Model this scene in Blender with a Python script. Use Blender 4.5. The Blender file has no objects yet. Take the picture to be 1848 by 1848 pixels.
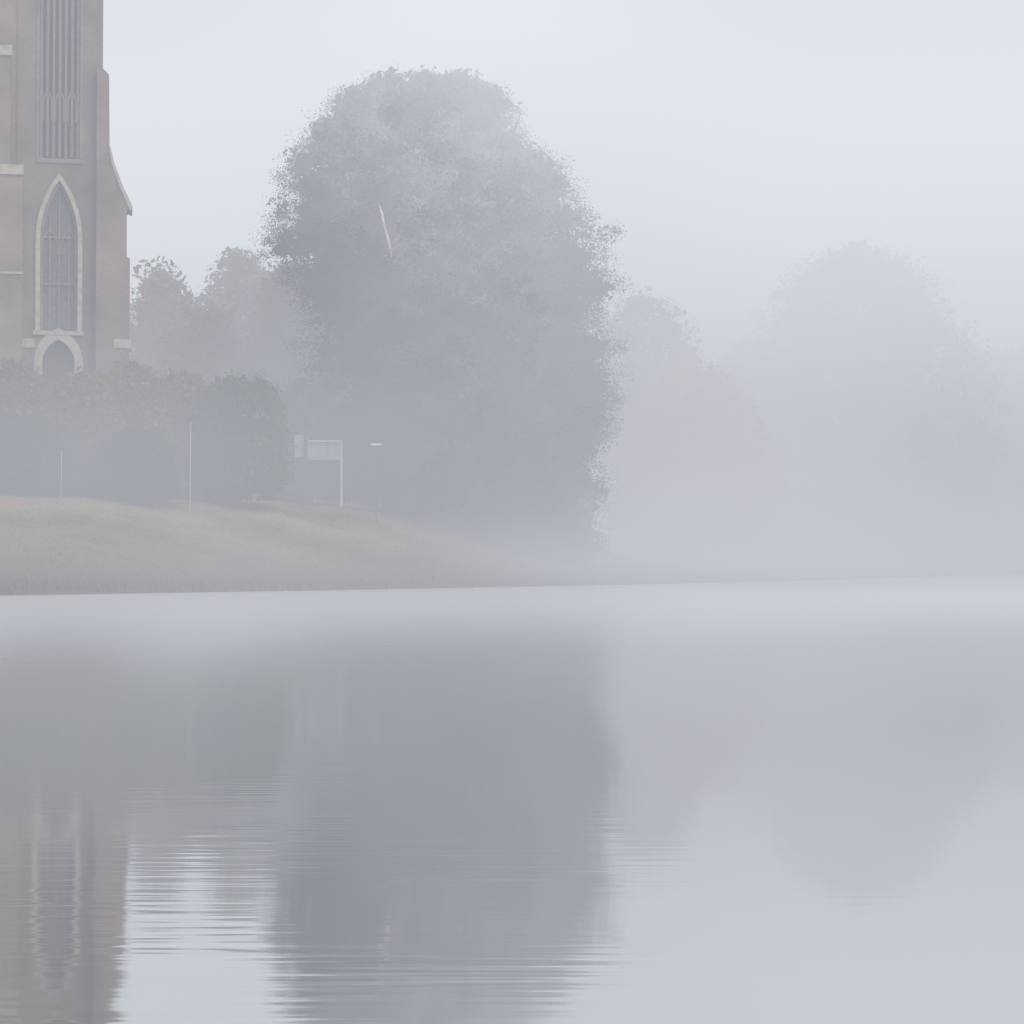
import bpy, math, random
import numpy as np
from mathutils import Vector, noise
from mathutils.geometry import tessellate_polygon
scene = bpy.context.scene
COL = scene.collection
scene.view_settings.view_transform = 'Standard'
scene.view_settings.look = 'None'
scene.view_settings.exposure = 0

# ---------------------------------------------------------------- helpers
def link(o, parent=None, label=None, category=None, kind=None, group=None):
    COL.objects.link(o)
    if parent: o.parent = parent
    if label: o["label"] = label
    if category: o["category"] = category
    if kind: o["kind"] = kind
    if group: o["group"] = group
    return o

def empty(name, loc, **k):
    o = bpy.data.objects.new(name, None); o.location = loc; o.empty_display_size = 0.5
    return link(o, **k)

def mesh_obj(name, verts, faces, mat=None, smooth=False, **k):
    me = bpy.data.meshes.new(name)
    me.from_pydata([tuple(v) for v in verts], [], [tuple(f) for f in faces]); me.update()
    if smooth:
        me.polygons.foreach_set("use_smooth", [True]*len(me.polygons))
    if mat: me.materials.append(mat)
    return link(bpy.data.objects.new(name, me), **k)

def np_mesh(name, V, n, mat, **k):
    me = bpy.data.meshes.new(name)
    m = len(V)//n
    me.vertices.add(len(V)); me.vertices.foreach_set("co", V.astype(np.float32).ravel())
    me.loops.add(len(V)); me.loops.foreach_set("vertex_index", np.arange(len(V), dtype=np.int32))
    me.polygons.add(m)
    me.polygons.foreach_set("loop_start", np.arange(0, m*n, n, dtype=np.int32))
    me.polygons.foreach_set("loop_total", np.full(m, n, dtype=np.int32))
    me.update(calc_edges=True); me.validate()
    me.materials.append(mat)
    return link(bpy.data.objects.new(name, me), **k)

class MB:
    def __init__(s): s.v=[]; s.f=[]
    def box(s, x0,x1,y0,y1,z0,z1):
        b=len(s.v)
        s.v += [(x0,y0,z0),(x1,y0,z0),(x1,y1,z0),(x0,y1,z0),(x0,y0,z1),(x1,y0,z1),(x1,y1,z1),(x0,y1,z1)]
        s.f += [(b,b+3,b+2,b+1),(b+4,b+5,b+6,b+7),(b,b+1,b+5,b+4),(b+1,b+2,b+6,b+5),(b+2,b+3,b+7,b+6),(b+3,b,b+4,b+7)]
    def prism(s, poly, y0, y1):
        b=len(s.v); n=len(poly)
        s.v += [(x,y0,z) for x,z in poly]+[(x,y1,z) for x,z in poly]
        s.f += [tuple(range(b,b+n)), tuple(range(b+2*n-1,b+n-1,-1))]
        for i in range(n):
            j=(i+1)%n; s.f.append((b+i,b+n+i,b+n+j,b+j))
    def strip(s, outer, inner, y0, y1, closed=False):
        b=len(s.v); n=len(outer)
        for P,y in ((outer,y0),(inner,y0),(outer,y1),(inner,y1)):
            s.v += [(x,y,z) for x,z in P]
        rng = n if closed else n-1
        for i in range(rng):
            j=(i+1)%n
            s.f += [(b+i,b+j,b+n+j,b+n+i),(b+2*n+i,b+3*n+i,b+3*n+j,b+2*n+j),
                    (b+i,b+2*n+i,b+2*n+j,b+j),(b+n+i,b+n+j,b+3*n+j,b+3*n+i)]
        if not closed:
            for i in (0,n-1): s.f.append((b+i,b+n+i,b+3*n+i,b+2*n+i))
    def tube(s, pts, rads, n=7):
        b0=len(s.v)
        for k,(p,r) in enumerate(zip(pts,rads)):
            p=Vector(p)
            d=(Vector(pts[min(k+1,len(pts)-1)])-Vector(pts[max(k-1,0)])).normalized()
            a=d.orthogonal().normalized(); c=d.cross(a)
            for i in range(n):
                t=2*math.pi*i/n
                s.v.append(tuple(p+(a*math.cos(t)+c*math.sin(t))*r))
        for k in range(len(pts)-1):
            for i in range(n):
                j=(i+1)%n
                s.f.append((b0+k*n+i,b0+k*n+j,b0+(k+1)*n+j,b0+(k+1)*n+i))
        s.f.append(tuple(range(b0+n-1,b0-1,-1)))
        e=b0+(len(pts)-1)*n; s.f.append(tuple(range(e,e+n)))
    def obj(s, name, mat, **k): return mesh_obj(name, s.v, s.f, mat, **k)

def box_part(name, mat, parent, *b):
    q=MB(); q.box(*b); return q.obj(name, mat, parent=parent)

def arch(w, zb, zs, zt, n=10):
    h=zt-zs; R=(w*w+h*h)/(2*w)
    th=math.atan2(h, R-w) if R>w else math.pi/2
    L=[(-w,zb)]
    for i in range(n+1):
        a=th*i/n
        L.append((-w+R-R*math.cos(a), zs+R*math.sin(a)))
    L[-1]=(0,zt)
    return L+[(-x,z) for x,z in L[-2::-1]]

# ---------------------------------------------------------------- materials
def nm(name):
    m=bpy.data.materials.new(name); m.use_nodes=True
    nt=m.node_tree; return m, nt, nt.nodes["Principled BSDF"]

def noise_mat(name, cols, scale, rough=0.9, stretch=(1,1,1), detail=6, bump=0.0, pos=(0.3,0.5,0.7)):
    m,nt,b=nm(name); N=nt.nodes; L=nt.links
    tc=N.new("ShaderNodeTexCoord"); mp=N.new("ShaderNodeMapping"); mp.inputs["Scale"].default_value=stretch
    no=N.new("ShaderNodeTexNoise"); no.inputs["Scale"].default_value=scale; no.inputs["Detail"].default_value=detail
    cr=N.new("ShaderNodeValToRGB")
    while len(cr.color_ramp.elements)<len(cols): cr.color_ramp.elements.new(0.5)
    for e,c,p in zip(cr.color_ramp.elements,cols,pos): e.color=(*c,1); e.position=p
    L.new(tc.outputs["Object"],mp.inputs[0]); L.new(mp.outputs[0],no.inputs["Vector"])
    L.new(no.outputs["Fac"],cr.inputs[0]); L.new(cr.outputs[0],b.inputs["Base Color"])
    b.inputs["Roughness"].default_value=rough
    b.inputs["Specular IOR Level"].default_value=0.1
    if bump:
        bp=N.new("ShaderNodeBump"); bp.inputs["Strength"].default_value=bump; bp.inputs["Distance"].default_value=0.1
        L.new(no.outputs["Fac"],bp.inputs["Height"]); L.new(bp.outputs[0],b.inputs["Normal"])
    return m

def brick_mat(name, c1, c2, mortar):
    m,nt,b=nm(name); N=nt.nodes; L=nt.links
    tc=N.new("ShaderNodeTexCoord"); sp=N.new("ShaderNodeSeparateXYZ"); ad=N.new("ShaderNodeMath"); cb=N.new("ShaderNodeCombineXYZ")
    L.new(tc.outputs["Object"],sp.inputs[0]); L.new(sp.outputs[0],ad.inputs[0]); L.new(sp.outputs[1],ad.inputs[1])
    L.new(ad.outputs[0],cb.inputs[0]); L.new(sp.outputs[2],cb.inputs[1])
    br=N.new("ShaderNodeTexBrick"); br.inputs["Scale"].default_value=1.0
    br.inputs["Brick Width"].default_value=0.23; br.inputs["Row Height"].default_value=0.078; br.inputs["Mortar Size"].default_value=0.009
    br.inputs["Color1"].default_value=(*c1,1); br.inputs["Color2"].default_value=(*c2,1); br.inputs["Mortar"].default_value=(*mortar,1)
    L.new(cb.outputs[0],br.inputs["Vector"])
    no=N.new("ShaderNodeTexNoise"); no.inputs["Scale"].default_value=0.45; no.inputs["Detail"].default_value=8
    L.new(tc.outputs["Object"],no.inputs["Vector"])
    mr=N.new("ShaderNodeMapRange"); mr.inputs[1].default_value=0.3; mr.inputs[2].default_value=0.7; mr.inputs[3].default_value=0.6; mr.inputs[4].default_value=1.25
    L.new(no.outputs["Fac"],mr.inputs[0])
    mx=N.new("ShaderNodeVectorMath"); mx.operation='SCALE'
    L.new(br.outputs["Color"],mx.inputs[0]); L.new(mr.outputs[0],mx.inputs["Scale"])
    L.new(mx.outputs[0],b.inputs["Base Color"]); b.inputs["Roughness"].default_value=0.92
    return m

BRICK=brick_mat("brick",(0.15,0.115,0.107),(0.12,0.092,0.087),(0.16,0.145,0.138))
BRICK2=brick_mat("pale_red_brick",(0.185,0.13,0.122),(0.155,0.106,0.10),(0.18,0.15,0.14))
STONE=noise_mat("pale_stone",[(0.26,0.24,0.21),(0.33,0.31,0.275),(0.39,0.365,0.33)],3.0,0.9)
TRAC=noise_mat("weathered_stone",[(0.13,0.12,0.118),(0.16,0.15,0.147),(0.19,0.18,0.175)],3.0,0.9)
SLATE=noise_mat("slate",[(0.10,0.07,0.065),(0.14,0.10,0.095),(0.17,0.13,0.12)],2.0,0.8)
GLASS=noise_mat("leaded_glass",[(0.06,0.065,0.075),(0.08,0.085,0.10),(0.11,0.115,0.13)],5,0.45)
OAK=noise_mat("dark_oak_door",[(0.03,0.022,0.018),(0.05,0.04,0.03),(0.07,0.05,0.04)],4,0.7,(6,6,1))
LOUV=noise_mat("louvre_slate",[(0.12,0.11,0.12),(0.145,0.135,0.145),(0.17,0.16,0.17)],3,0.8)
BARK=noise_mat("bark",[(0.04,0.032,0.026),(0.06,0.052,0.042),(0.08,0.07,0.06)],3,0.95,(3,3,0.6),bump=0.5)
PALE_GREY=noise_mat("pale_grey",[(0.38,0.37,0.36),(0.5,0.49,0.48),(0.6,0.59,0.58)],4,0.9)
WHITE=noise_mat("white_paint",[(0.66,0.68,0.69),(0.76,0.78,0.79),(0.8,0.82,0.82)],3,0.6)
GREYP=noise_mat("grey_panel",[(0.20,0.22,0.24),(0.25,0.27,0.29),(0.29,0.31,0.33)],2,0.6)
PANEL=noise_mat("pale_panel",[(0.36,0.40,0.42),(0.43,0.46,0.48),(0.48,0.51,0.53)],2,0.6)

def leaf_mat(name, a,b_,c): 
    return noise_mat(name,[a,b_,c],0.3,0.95,detail=3,pos=(0.35,0.5,0.66))
L_OAK=leaf_mat("oak_leaves",(0.050,0.048,0.038),(0.057,0.054,0.042),(0.066,0.061,0.046))
L_DARK=leaf_mat("evergreen_leaves",(0.036,0.056,0.030),(0.048,0.068,0.036),(0.060,0.076,0.040))
L_OCH=leaf_mat("ochre_leaves",(0.17,0.125,0.045),(0.20,0.15,0.056),(0.24,0.175,0.07))
L_GRN=leaf_mat("olive_leaves",(0.115,0.10,0.044),(0.14,0.118,0.052),(0.17,0.135,0.06))
L_RED=leaf_mat("russet_leaves",(0.50,0.18,0.08),(0.54,0.22,0.10),(0.58,0.26,0.13))
L_FAR=leaf_mat("grey_green_leaves",(0.075,0.073,0.06),(0.085,0.08,0.065),(0.10,0.092,0.075))

# ---------------------------------------------------------------- terrain
SX=[-400,-60,-20.6,-8.5,5.5,20,32,45,70,110,400]
SY=[60,70,79,90,105,124,145,160,178,190,210]
CX=[-400,-26,-9,-2.3,3.5,8,13,22,45,400]
CZ=[5.2,4.9,4.3,3.7,2.6,1.3,0.7,0.6,0.8,2.5]
def ground_h(x,y):
    sy0=float(np.interp(x,SX,SY))
    ys=sy0+0.8*noise.noise(Vector((x*0.13,3.1,0)))+0.35*noise.noise(Vector((x*0.6,7.1,0)))
    c=np.interp(x,CX,CZ)
    t=(y-ys)/20.0
    if t>=0:
        s=min(t,1.0); s=s*s*(3-2*s)*0.7+0.3*math.sqrt(s)
        h=c*s + (0.10*noise.noise(Vector((x*0.25,y*0.25,0)))+0.04*noise.noise(Vector((x*1.1,y*1.1,5))))*min(1,t*6)
        if t>1:
            k=min(1,(t-1)/1.5); h+=2.0*k*k*(3-2*k)
    else:
        h=max(-1.5,t*4)
    if y<-25: h=max(h,min(1.2,(-25-y)*0.12)-0.02)
    return float(h)
xs=np.concatenate([np.linspace(-900,-60,22)[:-1],np.arange(-60,75,0.7),np.linspace(76,900,22)])
ys_=np.concatenate([np.linspace(-900,-20,16)[:-1],np.linspace(-20,66,14)[:-1],np.arange(66,185,0.7),np.linspace(187,1500,24)])
V=[];F=[]
for y in ys_:
    for x in xs: V.append((x,y,ground_h(x,y)))
nx=len(xs)
for j in range(len(ys_)-1):
    for i in range(nx-1):
        a=j*nx+i; F.append((a,a+1,a+nx+1,a+nx))
m,nt,b=nm("grass_bank"); N=nt.nodes; L=nt.links
geo=N.new("ShaderNodeNewGeometry")
mp=N.new("ShaderNodeMapping"); mp.inputs["Scale"].default_value=(0.07,0.20,0.5); L.new(geo.outputs["Position"],mp.inputs[0])
n1=N.new("ShaderNodeTexNoise"); n1.inputs["Scale"].default_value=1.3; n1.inputs["Detail"].default_value=5; n1.inputs["Roughness"].default_value=0.5
L.new(mp.outputs[0],n1.inputs["Vector"])
cr=N.new("ShaderNodeValToRGB"); els=cr.color_ramp.elements
els[0].position=0.33; els[0].color=(0.14,0.14,0.08,1); els[1].position=0.68; els[1].color=(0.36,0.22,0.13,1)
e=els.new(0.47); e.color=(0.23,0.21,0.11,1); e=els.new(0.57); e.color=(0.33,0.28,0.145,1)
L.new(n1.outputs["Fac"],cr.inputs[0])
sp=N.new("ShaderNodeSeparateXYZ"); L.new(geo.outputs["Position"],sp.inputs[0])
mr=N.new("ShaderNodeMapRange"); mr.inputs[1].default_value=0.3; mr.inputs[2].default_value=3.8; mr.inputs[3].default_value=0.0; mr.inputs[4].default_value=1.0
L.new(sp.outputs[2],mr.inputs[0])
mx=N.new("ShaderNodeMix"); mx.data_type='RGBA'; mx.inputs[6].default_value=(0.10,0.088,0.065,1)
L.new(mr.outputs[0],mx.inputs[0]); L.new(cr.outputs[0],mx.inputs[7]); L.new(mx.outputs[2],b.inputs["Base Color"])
b.inputs["Roughness"].default_value=1.0; b.inputs["Specular IOR Level"].default_value=0.1
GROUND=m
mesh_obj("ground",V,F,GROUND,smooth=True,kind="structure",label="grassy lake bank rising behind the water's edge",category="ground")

# water
m,nt,b=nm("lake_water"); N=nt.nodes; L=nt.links
N.remove(b); out=N["Material Output"]
geo=N.new("ShaderNodeNewGeometry")
def wn(scale, st, det=3):
    mp=N.new("ShaderNodeMapping"); mp.inputs["Scale"].default_value=st; L.new(geo.outputs["Position"],mp.inputs[0])
    n=N.new("ShaderNodeTexNoise"); n.inputs["Scale"].default_value=scale; n.inputs["Detail"].default_value=det
    L.new(mp.outputs[0],n.inputs["Vector"]); return n
w1=wn(1.0,(1.0,9.0,1),1); w2=wn(1.0,(0.5,0.6,1),2)
pm=N.new("ShaderNodeMapRange"); pm.interpolation_type='SMOOTHSTEP'; pm.inputs[1].default_value=0.38; pm.inputs[2].default_value=0.60; pm.inputs[3].default_value=0.12; pm.inputs[4].default_value=1.0
L.new(w2.outputs["Fac"],pm.inputs[0])
cm=N.new("ShaderNodeMapping"); cm.vector_type='POINT'; cm.inputs["Location"].default_value=(1.3/2.5,-10.0/6.8,0); cm.inputs["Scale"].default_value=(1/2.5,1/6.8,0)
L.new(geo.outputs["Position"],cm.inputs[0])
ln=N.new("ShaderNodeVectorMath"); ln.operation='LENGTH'; L.new(cm.outputs[0],ln.inputs[0])
cm2=N.new("ShaderNodeMapRange"); cm2.interpolation_type='SMOOTHSTEP'; cm2.inputs[1].default_value=0.4; cm2.inputs[2].default_value=1.1; cm2.inputs[3].default_value=1.0; cm2.inputs[4].default_value=0.07
L.new(ln.outputs["Value"],cm2.inputs[0])
ml=N.new("ShaderNodeMath"); ml.operation='MULTIPLY'; L.new(pm.outputs[0],ml.inputs[0]); L.new(cm2.outputs[0],ml.inputs[1])
ad=N.new("ShaderNodeMath"); ad.operation='MULTIPLY'; L.new(w1.outputs["Fac"],ad.inputs[0]); L.new(ml.outputs[0],ad.inputs[1])
bp=N.new("ShaderNodeBump"); bp.inputs["Strength"].default_value=1.0; bp.inputs["Distance"].default_value=0.0032; L.new(ad.outputs[0],bp.inputs["Height"])
sp=N.new("ShaderNodeSeparateXYZ"); L.new(geo.outputs["Position"],sp.inputs[0])
mm=N.new("ShaderNodeMath"); mm.operation='MULTIPLY_ADD'; mm.inputs[1].default_value=-1.0; L.new(sp.outputs[0],mm.inputs[0]); L.new(sp.outputs[1],mm.inputs[2])
mr=N.new("ShaderNodeMapRange"); mr.interpolation_type='SMOOTHSTEP'; mr.inputs[1].default_value=10; mr.inputs[2].default_value=68; L.new(mm.outputs[0],mr.inputs[0])
g1=N.new("ShaderNodeBsdfGlossy"); g1.inputs["Color"].default_value=(0.925,0.93,0.935,1); L.new(bp.outputs[0],g1.inputs["Normal"])
rr=N.new("ShaderNodeMapRange"); rr.inputs[3].default_value=0.055; rr.inputs[4].default_value=0.48; L.new(mr.outputs[0],rr.inputs[0]); L.new(rr.outputs[0],g1.inputs["Roughness"])
df=N.new("ShaderNodeBsdfDiffuse"); df.inputs["Color"].default_value=(0.04,0.04,0.037,1)
fr=N.new("ShaderNodeFresnel"); fr.inputs["IOR"].default_value=1.33
pw=N.new("ShaderNodeMath"); pw.operation='POWER'; pw.inputs[1].default_value=0.15; L.new(fr.outputs[0],pw.inputs[0])
mx=N.new("ShaderNodeMixShader"); L.new(pw.outputs[0],mx.inputs[0]); L.new(df.outputs[0],mx.inputs[1]); L.new(g1.outputs[0],mx.inputs[2])
L.new(mx.outputs[0],out.inputs["Surface"])
WATER=m
mesh_obj("water",[(-900,-60,0),(900,-60,0),(900,260,0),(-900,260,0)],[(0,1,2,3)],WATER,kind="structure",label="still grey lake with faint ripples and reflections",category="lake")

# ---------------------------------------------------------------- fog
def fogmat(name, sigma, colr):
    m=bpy.data.materials.new(name); m.use_nodes=True; nt=m.node_tree; nt.nodes.clear()
    o=nt.nodes.new("ShaderNodeOutputMaterial"); a=nt.nodes.new("ShaderNodeVolumeAbsorption"); e=nt.nodes.new("ShaderNodeEmission"); s=nt.nodes.new("ShaderNodeAddShader")
    a.inputs["Color"].default_value=(0,0,0,1); a.inputs["Density"].default_value=sigma
    e.inputs["Color"].default_value=(*colr,1); e.inputs["Strength"].default_value=sigma  # fog brightness is put in as emission; the volume scatters no light
    nt.links.new(a.outputs[0],s.inputs[0]); nt.links.new(e.outputs[0],s.inputs[1]); nt.links.new(s.outputs[0],o.inputs["Volume"])
    return m
q=MB(); q.box(-700,700,-300,800,-2.5,60)
q.obj("fog",fogmat("fog",0.0054,(0.60,0.63,0.69)),kind="structure",label="pale ground fog lying over lake and bank",category="fog")

# drifting mist: one self-glowing voxel volume, soft-edged pockets placed to pale what stands behind
POCK=[((40,150,8),(48,44,38),0.025),((-16,118,8),(24,9.5,18),0.034),((-20,90,6),(22,8.0,9),0.060),
      ((15,128,8),(18,14,16),0.105),((16,104,0),(30,26,8.0),0.065),((1,103,11),(18,10,21),0.060),((-2,106,28),(20,12,14),0.080),
      ((-12,78,0),(42,18,3.8),0.030)]
ng=bpy.data.node_groups.new("drifting_mist","GeometryNodeTree")
ng.interface.new_socket("Geometry",in_out='INPUT',socket_type='NodeSocketGeometry')
ng.interface.new_socket("Geometry",in_out='OUTPUT',socket_type='NodeSocketGeometry')
N=ng.nodes; L=ng.links
go=N.new("NodeGroupOutput"); pos=N.new("GeometryNodeInputPosition")
def M(op,a,b=None,c=None):
    n=N.new("ShaderNodeMath"); n.operation=op
    for i,v in enumerate((a,b,c)):
        if v is None: continue
        if isinstance(v,(int,float)): n.inputs[i].default_value=v
        else: L.new(v,n.inputs[i])
    return n.outputs[0]
tot=None
for c,r,sg_ in POCK:
    v=N.new("ShaderNodeVectorMath"); v.operation='SUBTRACT'; L.new(pos.outputs[0],v.inputs[0]); v.inputs[1].default_value=c
    w_=N.new("ShaderNodeVectorMath"); w_.operation='DIVIDE'; L.new(v.outputs[0],w_.inputs[0]); w_.inputs[1].default_value=r
    dt=N.new("ShaderNodeVectorMath"); dt.operation='DOT_PRODUCT'; L.new(w_.outputs[0],dt.inputs[0]); L.new(w_.outputs[0],dt.inputs[1])
    k=M('MAXIMUM',M('SUBTRACT',1.0,dt.outputs["Value"]),0.0)
    k=M('MULTIPLY',M('MULTIPLY',k,k),sg_)
    tot=k if tot is None else M('ADD',tot,k)
sp=N.new("ShaderNodeSeparateXYZ"); L.new(pos.outputs[0],sp.inputs[0])
def sm(x,a,b):
    n=N.new("ShaderNodeMapRange"); n.interpolation_type='SMOOTHSTEP'; L.new(x,n.inputs[0]); n.inputs[1].default_value=a; n.inputs[2].default_value=b; return n.outputs[0]
cl=M('MULTIPLY',M('MULTIPLY',sm(sp.outputs[2],7,26),sm(sp.outputs[1],108,130)),0.021)  # high glowing bank added to lift the sky brightness
tot=M('ADD',tot,cl)
vc=N.new("GeometryNodeVolumeCube"); L.new(tot,vc.inputs["Density"])
vc.inputs["Min"].default_value=(-130,56,-2); vc.inputs["Max"].default_value=(130,250,60)
vc.inputs["Resolution X"].default_value=88; vc.inputs["Resolution Y"].default_value=65; vc.inputs["Resolution Z"].default_value=36
mm_=bpy.data.materials.new("drifting_mist"); mm_.use_nodes=True; nt=mm_.node_tree; nt.nodes.clear()
o_=nt.nodes.new("ShaderNodeOutputMaterial"); a_=nt.nodes.new("ShaderNodeVolumeAbsorption"); e_=nt.nodes.new("ShaderNodeEmission"); s_=nt.nodes.new("ShaderNodeAddShader")
at=nt.nodes.new("ShaderNodeAttribute"); at.attribute_name="density"; a_.inputs["Color"].default_value=(0,0,0,1)
nt.links.new(at.outputs["Fac"],a_.inputs["Density"]); nt.links.new(at.outputs["Fac"],e_.inputs["Strength"])
ge=nt.nodes.new("ShaderNodeNewGeometry"); sx=nt.nodes.new("ShaderNodeSeparateXYZ"); nt.links.new(ge.outputs["Position"],sx.inputs[0])
mz=nt.nodes.new("ShaderNodeMapRange"); nt.links.new(sx.outputs[2],mz.inputs[0]); mz.inputs[1].default_value=11; mz.inputs[2].default_value=33
mc=nt.nodes.new("ShaderNodeMix"); mc.data_type='RGBA'; mc.inputs[6].default_value=(0.53,0.545,0.58,1); mc.inputs[7].default_value=(1.02,1.06,1.12,1)  # mist light painted as emission colour, brighter with height
nt.links.new(mz.outputs[0],mc.inputs[0]); nt.links.new(mc.outputs[2],e_.inputs["Color"])
nt.links.new(a_.outputs[0],s_.inputs[0]); nt.links.new(e_.outputs[0],s_.inputs[1]); nt.links.new(s_.outputs[0],o_.inputs["Volume"])
try: mm_.cycles.volume_step_rate=4.0
except Exception as ex: print("no step rate",ex)
smn=N.new("GeometryNodeSetMaterial"); smn.inputs["Material"].default_value=mm_
L.new(vc.outputs["Volume"],smn.inputs[0]); L.new(smn.outputs[0],go.inputs[0])
vd=bpy.data.volumes.new("mist"); vd.materials.append(mm_)
mo=link(bpy.data.objects.new("mist",vd),kind="structure",label="soft drifting banks of mist around the trees",category="mist")
md=mo.modifiers.new("mist","NODES"); md.node_group=ng

# ---------------------------------------------------------------- foliage
def leaves(rng, prof, n_clump, per, leaf, clump_r, squash=1.0, core=1.0):
    P=np.array(sorted(prof)); z0,z1=P[0,0],P[-1,0]
    def cl(nc, r):
        zz=np.linspace(z0,z1,200); ww=np.interp(zz,P[:,0],P[:,2])
        pdf=ww*1.0+0.3; pdf/=pdf.sum()
        z=rng.choice(zz,nc,p=pdf)+rng.uniform(-0.1,0.1,nc)
        a=rng.uniform(0,2*np.pi,nc)
        w=np.interp(z,P[:,0],P[:,2]); cx=np.interp(z,P[:,0],P[:,1])
        bumpy=np.array([0.98+0.16*noise.noise(Vector((math.cos(t)*1.6,math.sin(t)*1.6,q*0.25)))+0.12*noise.noise(Vector((math.cos(t)*4,math.sin(t)*4,q*0.6))) for t,q in zip(a,z)])
        rad=w*r*bumpy
        return np.stack([cx+rad*np.cos(a),rad*np.sin(a)*squash,z],1)
    def quads(C,per,leaf,crr):
        nc=len(C); cr=crr*rng.uniform(0.5,1.4,nc); n=nc*per
        idx=np.repeat(np.arange(nc),per)
        d=rng.normal(0,1,(n,3)); d/=np.linalg.norm(d,axis=1)[:,None]
        q=C[idx]+d*(cr[idx]*rng.uniform(0,1,n)**0.6)[:,None]*np.array([1,1,0.7])
        q[:,2]=np.maximum(q[:,2],z0-0.1)
        u=rng.normal(0,1,(n,3)); u/=np.linalg.norm(u,axis=1)[:,None]
        v=np.cross(u,rng.normal(0,1,(n,3))); v/=np.linalg.norm(v,axis=1)[:,None]
        s=leaf*rng.uniform(0.6,1.4,n)[:,None]
        return np.stack([q-u*s,q+v*s*0.6,q+u*s,q-v*s*0.6],1).reshape(-1,3)
    na=int(n_clump*0.25); nb=int(n_clump*0.3); no=n_clump-na-nb
    Ca=cl(na,0.80*rng.uniform(0,1,na)**0.5)        # inner boughs, broad sprays
    Cb=cl(nb,rng.uniform(0.62,0.93,nb))            # middle layer
    Co=cl(no,rng.uniform(0.82,1.02,no))            # fine outer twigs
    V=np.concatenate([quads(Ca,int(per*0.5),0.32*core,clump_r*1.1),quads(Cb,int(per*0.6),0.13*core,clump_r),quads(Co,per,leaf,clump_r*0.9)])
    return V, np.concatenate([Ca,Cb,Co])

def make_tree(name, x,y, prof, seed, mat, label, category, n_clump, per=100, leaf=0.055, clump_r=0.9, trunk_r=0.4,
              woody="trunk", leafy="crown", group=None, squash=1.0, limbs=14, core=1.0):
    rng=np.random.default_rng(seed); gz=ground_h(x,y)-0.05
    root=empty(name,(x,y,gz),label=label,category=category,group=group)
    V,C=leaves(rng,prof,n_clump,per,leaf,clump_r,squash=squash,core=core)
    np_mesh(leafy,V,4,mat,parent=root)
    P=np.array(sorted(prof)); zt=P[-1,0]*0.86
    mb=MB()
    cz=lambda z: float(np.interp(z,P[:,0],P[:,1]))
    pts=[];rd=[]
    for k in range(9):
        t=k/8; z=t*zt
        pts.append((cz(z)*min(1,t*1.3)+ (0.15*math.sin(k*2+seed))*(t>0), 0.15*math.cos(k*3+seed), z)); rd.append(trunk_r*((1.25 if k==0 else 1)*(1-t)**0.8+0.06))
    mb.tube(pts,rd,9)
    sel=rng.choice(len(C),min(limbs,len(C)),replace=False)
    for i in sel:
        e=C[i]; hz=max(zt*0.12,e[2]*rng.uniform(0.4,0.7)); k=min(hz/zt,0.95)
        kk=k*8; i0=int(kk); f=kk-i0
        s=Vector(pts[i0]).lerp(Vector(pts[min(i0+1,8)]),f); r0=trunk_r*(1-k)**0.8*0.5+0.03
        mid=s.lerp(Vector(e),0.5)+Vector((0,0,0.08*(Vector(e)-s).length))
        mb.tube([s,s.lerp(mid,0.6),mid,Vector(e)],[r0,r0*0.8,r0*0.55,0.03],6)
    mb.obj(woody,BARK,parent=root,smooth=True)
    return root

def rows(d,gz,cx,lst,zmin=0.1):   # survey notes (level, west, east) -> metres about trunk
    s=d/3448; out=[]
    for Y,l,r in lst:
        z=1.7+(1000-Y)*s-gz
        out.append((max(z,zmin),((l+r)/2-924)*s-cx,(r-l)/2*s))
    return out
ox,oy=-2.2,113
g=ground_h(ox,oy)
oak=make_tree("oak_tree",ox,oy,rows(oy,g,ox,[(145,705,840),(160,640,890),(185,580,935),(250,530,990),(330,485,1035),(400,462,1070),(440,458,1090),(500,500,1100),(600,545,1108),(700,580,1114),(800,610,1116),(880,650,1112),(940,720,1100),(1005,800,1090)],-2.2),
   3,L_OAK,"huge dense broad-crowned tree fading into fog on the bank","tree",4600,115,0.05,1.0,0.75,limbs=40)
s=102.6/3448
bz=lambda X,Y,dy=0:((X-924)*s-ox,dy,1.7+(1000-Y)*s-g)
mb=MB(); p=[bz(706,460,-10.4),bz(700,430,-10.6),bz(694,408,-10.8),bz(689,385,-10.8),bz(684,366,-10.6)]  # thin pale tube for a white streak in the crown
mb.tube(p,[0.05,0.09,0.05,0.09,0.03],6)
mb.obj("pale_streak",PALE_GREY,parent=oak,smooth=True)["label"]="thin pale streak among the leaves"

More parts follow.
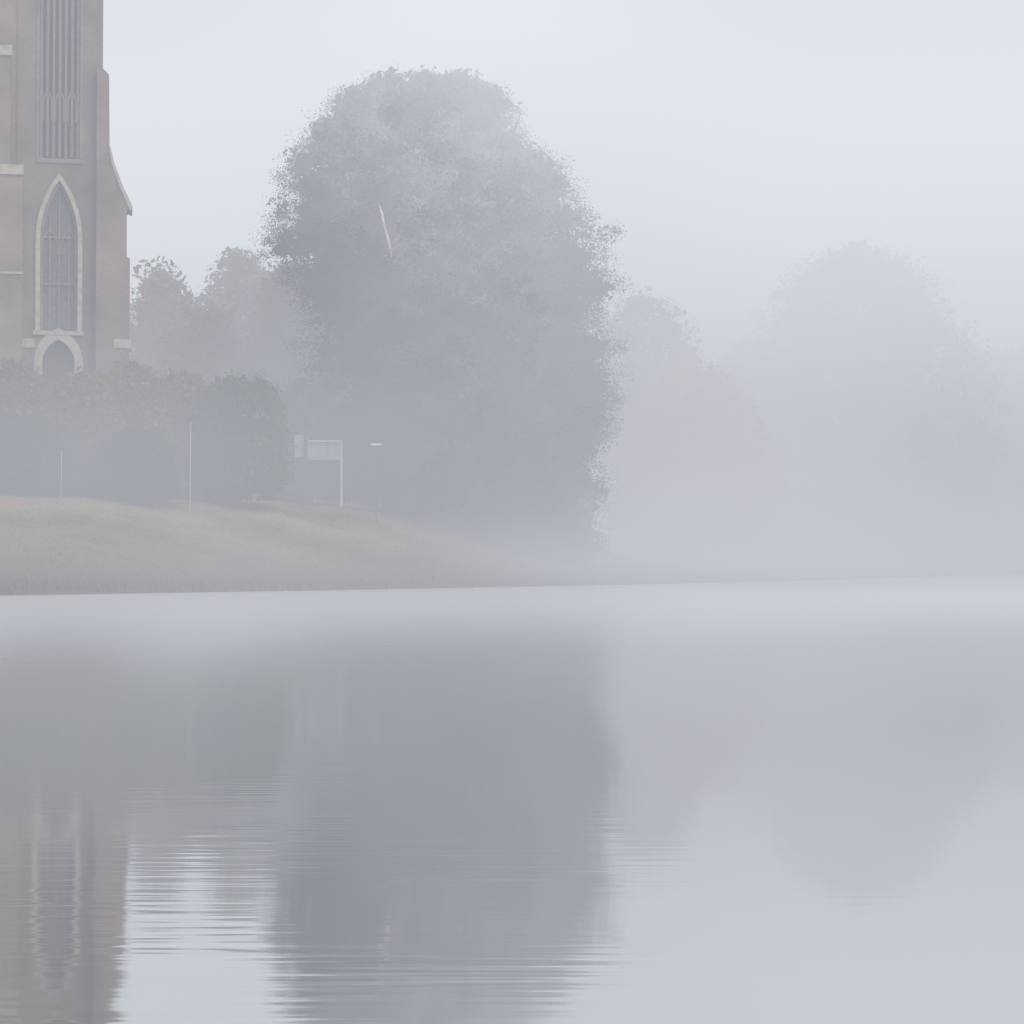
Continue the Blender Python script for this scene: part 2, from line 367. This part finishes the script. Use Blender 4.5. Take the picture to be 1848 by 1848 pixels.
def simple(name,d,X,lst,seed,mat,label,cat,n,**k):
    x=(X-924)/3448*d
    return make_tree(name,x,d,rows(d,ground_h(x,d),x,lst),seed,mat,label,cat,n,**k)
simple("autumn_tree",128,285,[(485,280,292),(520,252,325),(560,228,365),(640,220,390),(740,225,400),(870,250,360)],11,L_OCH,"slender yellowing tree behind the hedge beside the church","tree",600,clump_r=1.2,trunk_r=0.25)
simple("autumn_tree",132,435,[(464,410,448),(490,390,485),(540,365,550),(620,345,580),(740,340,580),(870,380,540)],12,L_OCH,"rounded yellow-green tree next to the great tree","tree",800,clump_r=1.3,trunk_r=0.3)
simple("autumn_tree",124,560,[(500,490,560),(560,460,640),(660,440,700),(760,440,710),(870,470,690)],13,L_OCH,"low bronze tree under the great tree's edge","tree",800,clump_r=1.3,trunk_r=0.3)
simple("autumn_tree",122,370,[(565,345,395),(620,280,450),(740,260,480),(870,290,450)],14,L_OCH,"yellowing tree partly hidden by shrubs","tree",560,clump_r=1.3,trunk_r=0.25)
sh=[(99,20,[(658,0,50),(700,-50,90),(780,-70,110),(895,-60,100)],L_GRN,"tall olive shrub in front of the church tower"),
    (98,140,[(680,110,180),(730,80,215),(800,60,225),(895,70,215)],L_GRN,"bushy shrub in front of the church doorway"),
    (100,235,[(665,215,260),(700,180,300),(780,170,310),(895,180,300)],L_GRN,"rounded olive shrub beside the church wall"),
    (103,325,[(675,300,350),(715,265,395),(800,260,400),(895,270,390)],L_GRN,"olive green shrub in the hedge line"),
    (102,430,[(678,390,470),(705,360,505),(780,345,525),(895,350,525)],L_DARK,"dense dark evergreen bush near the sign"),
    (97,70,[(770,30,110),(800,0,150),(895,-10,160)],L_DARK,"low dark shrub on the crest of the bank"),
    (97,240,[(780,200,290),(810,170,320),(895,160,330)],L_DARK,"low dark shrub on the crest of the bank"),
    (97,-40,[(740,-70,0),(800,-110,20),(895,-110,20)],L_DARK,"low dark shrub on the crest of the bank"),
    (115,560,[(690,520,610),(740,480,660),(900,480,670)],L_GRN,"olive bush behind the white sign"),
    (115,680,[(740,640,720),(790,600,770),(905,590,790)],L_DARK,"dark evergreen bush behind the white sign")]
for i,(d,X,lst,mat,lab) in enumerate(sh):
    simple("shrub",d,X,lst,30+i,mat,lab,"shrub",460,per=100,leaf=0.04,clump_r=0.7,trunk_r=0.1,woody="stem",leafy="foliage",group="shrubs along the top of the bank",squash=0.7,limbs=8,core=0.6)
simple("russet_tree",141,1250,[(665,1215,1280),(700,1180,1330),(760,1140,1370),(830,1120,1400),(900,1120,1400),(980,1150,1380)],51,L_RED,"small russet autumn tree on the misty shore","tree",600,leaf=0.08,clump_r=1.9,trunk_r=0.2)
simple("misty_tree",150,1165,[(540,1130,1190),(580,1090,1235),(660,1070,1260),(800,1070,1260),(950,1090,1240)],52,L_OCH,"pale brown tree dissolving in fog behind the great tree","tree",500,leaf=0.08,clump_r=1.5,trunk_r=0.4)
simple("misty_tree",180,1560,[(455,1500,1590),(480,1440,1650),(540,1380,1710),(640,1340,1775),(780,1320,1810),(900,1330,1800),(980,1420,1720)],53,L_FAR,"broad domed tree dissolving in fog on the far shore","tree",2200,per=60,leaf=0.10,clump_r=1.9,trunk_r=0.8,core=1.5)
simple("misty_tree",190,1370,[(620,1340,1400),(680,1290,1460),(800,1270,1480),(950,1300,1450)],54,L_FAR,"faint rounded tree on the far misty shore","tree",700,leaf=0.10,clump_r=1.8,trunk_r=0.5)
simple("misty_tree",205,1800,[(640,1770,1840),(700,1720,1900),(800,1700,1930),(950,1720,1900)],55,L_FAR,"faint rounded tree on the far misty shore","tree",700,leaf=0.10,clump_r=1.8,trunk_r=0.5)
for i,(d,X,top,w) in enumerate([(158,1190,905,75),(160,1310,890,90),(165,1440,880,100),(172,1580,870,105),(178,1720,880,100),(186,1850,868,110)]):
    simple("shrub",d,X,[(top,X-w*0.4,X+w*0.4),(top+30,X-w*0.8,X+w*0.8),(top+80,X-w,X+w),(1010,X-w,X+w)],60+i,L_DARK,"grey green waterside shrub blurred by mist","shrub",300,per=60,leaf=0.10,clump_r=1.5,trunk_r=0.15,woody="stem",leafy="foliage",group="shrubs along the far shore",squash=0.6,limbs=6)

# ---------------------------------------------------------------- grass blades
rng=np.random.default_rng(5); n=60000
gx=rng.uniform(-34,26,n); gy=np.interp(gx,SX,SY)+rng.uniform(0,1,n)**1.4*26-0.3
pts=np.array([(x,y,ground_h(x,y)) for x,y in zip(gx,gy)])
edge=np.clip(1-(gy-np.interp(gx,SX,SY))/2.5,0,1)*np.clip(1-(gx+10)/12,0,1)
hh=rng.uniform(0.05,0.12,n)+edge*rng.uniform(0.1,0.40,n)*(rng.uniform(0,1,n)>0.3)
a=rng.uniform(0,np.pi,n); w=0.03+0.02*edge
dx=np.stack([np.cos(a)*w,np.sin(a)*w,np.zeros(n)],1)
tip=pts+np.stack([rng.normal(0,0.3,n)*hh,rng.normal(0,0.3,n)*hh,hh],1)
V=np.stack([pts-dx-[0,0,0.03],pts+dx-[0,0,0.03],tip],1).reshape(-1,3)
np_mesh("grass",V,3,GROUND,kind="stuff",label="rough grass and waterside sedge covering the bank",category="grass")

# ---------------------------------------------------------------- church
d=102.0; u=d/3448
cxw=(104-924)*u
gz=ground_h(cxw,d)-0.1
root=empty("church",(cxw,d,gz),label="brick church with tall buttressed tower and pointed windows",category="church")
root.rotation_euler=(0,0,math.radians(11.5))
Z=lambda Y:1.7+(1000-Y)*u-gz
HW=2.2; TOP=42.0
win_o=arch(1.0,Z(597),Z(430),Z(322)); por_o=arch(0.85,Z(745),Z(655),Z(612)); bel_o=arch(1.08,Z(286),Z(-90),Z(-170))
outer=[(-HW,0),(HW,0),(HW,TOP),(-HW,TOP)]
loops=[outer,win_o,por_o,bel_o]
tris=tessellate_polygon([[Vector((x,z,0)) for x,z in lp] for lp in loops])
vv=[(x,0,z) for lp in loops for x,z in lp]; ff=[tuple(t) for t in tris]
off=len(outer)
for lp in loops[1:]:
    b0=len(vv); k=len(lp)
    vv+=[(x,0.7,z) for x,z in lp]
    for i in range(k):
        j=(i+1)%k; ff.append((off+i,off+j,b0+j,b0+i))
    off+=k
mb=MB(); mb.v=vv; mb.f=ff
DP=5.0; b0=len(vv)
mb.v+=[(-HW,0,0),(HW,0,0),(HW,DP,0),(-HW,DP,0),(-HW,0,TOP),(HW,0,TOP),(HW,DP,TOP),(-HW,DP,TOP)]
mb.f+=[(b0+1,b0+2,b0+6,b0+5),(b0+2,b0+3,b0+7,b0+6),(b0+3,b0,b0+4,b0+7),(b0+4,b0+5,b0+6,b0+7)]
tower=mb.obj("tower",BRICK,parent=root)
mb=MB()
mb.v=[(-2.5,-0.25,TOP),(2.5,-0.25,TOP),(2.5,DP+0.25,TOP),(-2.5,DP+0.25,TOP),(0,DP/2,TOP+15)]
mb.f=[(0,1,4),(1,2,4),(2,3,4),(3,0,4),(3,2,1,0)]
mb.obj("spire",SLATE,parent=root)
def window(name, w, zb, zs, zt, glassmat, lights, bar, fw, depth=0.45):
    e=empty(name,(0,0,0),parent=root)
    o=arch(w,zb,zs,zt)
    mb=MB(); mb.prism(o,depth,depth+0.06); mb.obj("glass",glassmat,parent=e)
    o1=arch(w+fw,zb,zs,zt+fw*1.5)
    mb=MB(); mb.strip(o1,arch(w-0.02,zb,zs,zt-0.03),-0.14,0.20)
    mb.obj("frame",STONE,parent=e)
    mb=MB(); mb.strip(arch(w-0.021,zb,zs,zt-0.04),arch(w-0.16,zb,zs,zt-0.3),0.15,0.30); mb.obj("inner_frame",TRAC,parent=e)
    mb=MB(); mb.box(-w-fw-0.1,w+fw+0.1,-0.22,0.3,zb-0.22,zb-0.001); mb.obj("sill",STONE,parent=e)
    mb=MB()
    for i in range(1,lights):
        xx=-w+2*w*i/lights
        top=np.interp(abs(xx),[0,w],[zt-0.3,zs+0.2])
        mb.box(xx-0.035,xx+0.035,depth-0.12,depth-0.01,zb,float(top)-0.2)
    for z in bar: mb.box(-w+0.1,w-0.1,depth-0.14,depth-0.005,z-0.05,z+0.05)
    s2=w/2
    for c in (-s2,s2):
        A=[(x+c,z) for x,z in arch(s2-0.06,zs-0.8,zs-0.4,zs+0.6)]; B=[(x+c,z) for x,z in arch(s2-0.12,zs-0.8,zs-0.4,zs+0.50)]
        mb.strip(A,B,depth-0.13,depth-0.015)
    mb.obj("tracery",TRAC,parent=e)
    return e
window("window",1.0,Z(597),Z(430),Z(322),GLASS,4,[Z(425),Z(510)],0.22)
e=empty("doorway",(0,0,0),parent=root)
mb=MB(); mb.strip(arch(1.28,Z(745),Z(655),Z(592)),arch(0.84,Z(745),Z(655),Z(613)),-0.18,0.3)
mb.obj("arch",STONE,parent=e)
mb=MB(); mb.prism(arch(0.85,Z(745),Z(655),Z(612)),0.45,0.53); mb.obj("door",OAK,parent=e)
e=empty("belfry_opening",(0,0,0),parent=root)
mb=MB(); mb.prism(bel_o,0.6,0.66); mb.obj("backing",GLASS,parent=e)
mb=MB()
for i in range(7):
    xx=-0.96+1.92*i/6
    mb.box(xx-0.07,xx+0.07,0.06,0.5,Z(283)+0.08*(i%2),Z(-90))
mb.obj("louvre",LOUV,parent=e)
mb=MB()
for i in range(3):     # small pointed heads between the mullions
    c=-0.64+0.64*i
    A=[(x+c,z) for x,z in arch(0.24,Z(215),Z(180),Z(158),5)]; B=[(x+c,z) for x,z in arch(0.18,Z(215),Z(181),Z(163),5)]
    mb.strip(A,B,0.03,0.12)
mb.obj("tracery",BRICK2,parent=e)
mb=MB(); mb.prism([(-1.2,Z(292)),(1.2,Z(292)),(1.12,Z(284)),(-1.12,Z(284))],-0.12,0.6); mb.obj("sill",TRAC,parent=e)
mb=MB(); mb.strip(arch(1.2,Z(284),Z(-90),Z(-176)),arch(1.06,Z(284),Z(-90),Z(-169)),-0.06,0.25); mb.obj("frame",BRICK2,parent=e)
inner=1.95
pr=[(inner,0),(3.72,0),(3.72,Z(465)),(3.55,Z(462)),(3.55,Z(378)),(3.68,Z(372)),(3.22,Z(335)),(2.80,Z(295)),(2.62,Z(270)),(2.58,Z(132)),(2.28,Z(122)),(inner,Z(122))]
mb=MB(); mb.prism(pr,-0.75,0.95); bt=mb.obj("buttress",BRICK2,parent=root)
slope=[(3.84,Z(378)),(3.84,Z(370)),(3.33,Z(333)),(2.89,Z(293)),(2.66,Z(262)),(2.57,Z(262)),(2.77,Z(297)),(3.20,Z(337)),(3.66,Z(376))]
mb=MB(); mb.prism(slope,-0.80,0.99); mb.obj("coping",STONE,parent=bt)
box_part("stone_band",STONE,bt,2.9,3.79,-0.83,1.0,Z(628),Z(612))
tt=box_part("stair_turret",BRICK2,root,-4.6,-HW+0.004,0.12,4.4,0,TOP-1)
pier=MB(); pier.prism([(-4.5,0),(-1.88,0),(-1.88,Z(320)),(-2.5,Z(302)),(-2.5,Z(106)),(-2.95,Z(88)),(-4.5,Z(88))],-0.75,0.119); pier=pier.obj("buttress",BRICK2,parent=root)
box_part("coping",STONE,pier,-4.6,-1.82,-0.9,-0.751,Z(321),Z(303))
box_part("coping",STONE,pier,-4.6,-2.44,-0.9,-0.751,Z(107),Z(89))
box_part("stone_band",STONE,pier,-4.55,-1.82,-0.83,-0.752,Z(499),Z(495))
box_part("string_course",STONE,root,-1.879,-1.25,-0.1,-0.002,Z(628),Z(612))
box_part("cornice",STONE,root,-HW-0.1,HW+0.1,-0.12,-0.002,TOP-0.5,TOP-0.02)
NW=5.6
mb=MB(); mb.prism([(-NW,0),(NW,0),(NW,Z(720)),(1.0,Z(520)),(-1.0,Z(520)),(-NW,Z(720))],DP+0.01,DP+26); mb.obj("nave",BRICK,parent=root)
mb=MB()
mb.prism([((NW+0.5),Z(735)),(0,Z(505)),(-(NW+0.5),Z(735)),(-(NW+0.5),Z(745)),(0,Z(515)),((NW+0.5),Z(745))],DP+0.02,DP+26.3)
mb.obj("nave_roof",SLATE,parent=root)

# ---------------------------------------------------------------- small things
def site(px,d): x=(px-924)/3448*d; return x,d,ground_h(x,d)
SD=110.0; s=SD/3448
x,y,z=site(586,SD)
sg=empty("sign",(x,y,z),label="pale blank notice board on white posts above the bank",category="sign")
zz=lambda Y:1.7+(1000-Y)*s-z
hw=32*s
box_part("post",WHITE,sg,hw-0.12,hw,-0.05,0.05,-0.2,zz(795))
box_part("post",GREYP,sg,-hw,-hw+0.07,-0.05,0.05,zz(830),zz(787))
box_part("panel",PANEL,sg,-hw+0.071,hw-0.121,-0.03,0.03,zz(830),zz(804))
box_part("header",GREYP,sg,-hw+0.071,hw-0.121,-0.035,0.035,zz(804)+0.003,zz(797)-0.003)
box_part("cap_rail",WHITE,sg,-hw+0.071,hw-0.121,-0.05,0.05,zz(797),zz(794.5))
x,y,z=site(540,SD+0.5)
sb=empty("small_sign",(x,y,z),label="narrow pale panel standing beside the notice board",category="sign")
box_part("post",BARK,sb,-0.03,0.03,0.03,0.09,-0.1,zz(790))
box_part("panel",PANEL,sb,-0.28,0.24,-0.03,0.028,zz(824),zz(784))
x,y,z=site(679,105); s=105/3448
sb=empty("direction_sign",(x,y,z),label="thin white finger board on a dark post",category="sign")
zz=lambda Y:1.7+(1000-Y)*s-z
box_part("post",BARK,sb,-0.02,0.02,0.03,0.07,-0.1,zz(801))
mb=MB(); mb.prism([(-0.30,zz(803.5)),(0.26,zz(803.5)),(0.32,zz(802)),(0.26,zz(800)),(-0.30,zz(800))],-0.03,0.028); mb.obj("board",WHITE,parent=sb)
for px,top in ((110,815),(343,765)):
    dd=94.5; x,y,z=site(px,dd); s2=dd/3448
    pl=empty("pole",(x,y,z),label="slim pale pole with small cap in the grass",category="pole",group="slim poles along the bank")
    zt=1.7+(1000-top)*s2-z
    mb=MB(); mb.tube([(0,0,-0.2),(0,0,zt*0.5),(0.02,0,zt)],[0.026,0.022,0.016],8); mb.obj("shaft",PANEL,parent=pl,smooth=True)
    mb=MB(); mb.tube([(0.02,0,zt),(0.02,0,zt+0.05),(0.02,0,zt+0.08)],[0.025,0.03,0.01],8); mb.obj("cap",PANEL,parent=pl,smooth=True)

# ---------------------------------------------------------------- light, world, camera
w=bpy.data.worlds.new("World"); scene.world=w; w.use_nodes=True
nt=w.node_tree; bg=nt.nodes["Background"]; sky=nt.nodes.new("ShaderNodeTexSky"); sky.sky_type='NISHITA'; sky.sun_disc=False
sky.sun_elevation=math.radians(38); sky.sun_rotation=math.radians(140); sky.dust_density=8; sky.air_density=1.0
nt.links.new(sky.outputs[0],bg.inputs["Color"]); bg.inputs["Strength"].default_value=0.15
sl=bpy.data.lights.new("sun",'SUN'); sl.energy=0.9; sl.angle=math.radians(35); sl.color=(1,0.95,0.88)
so=bpy.data.objects.new("sun",sl); COL.objects.link(so)
so.rotation_euler=(math.radians(52),0,math.radians(-140+180))
cam=bpy.data.cameras.new("camera"); co=bpy.data.objects.new("camera",cam); COL.objects.link(co)
cam.angle=math.radians(30); cam.clip_end=5000; cam.clip_start=0.1
co.location=(0,0,1.7); co.rotation_euler=(math.radians(90+1.263),0,0)
scene.camera=co
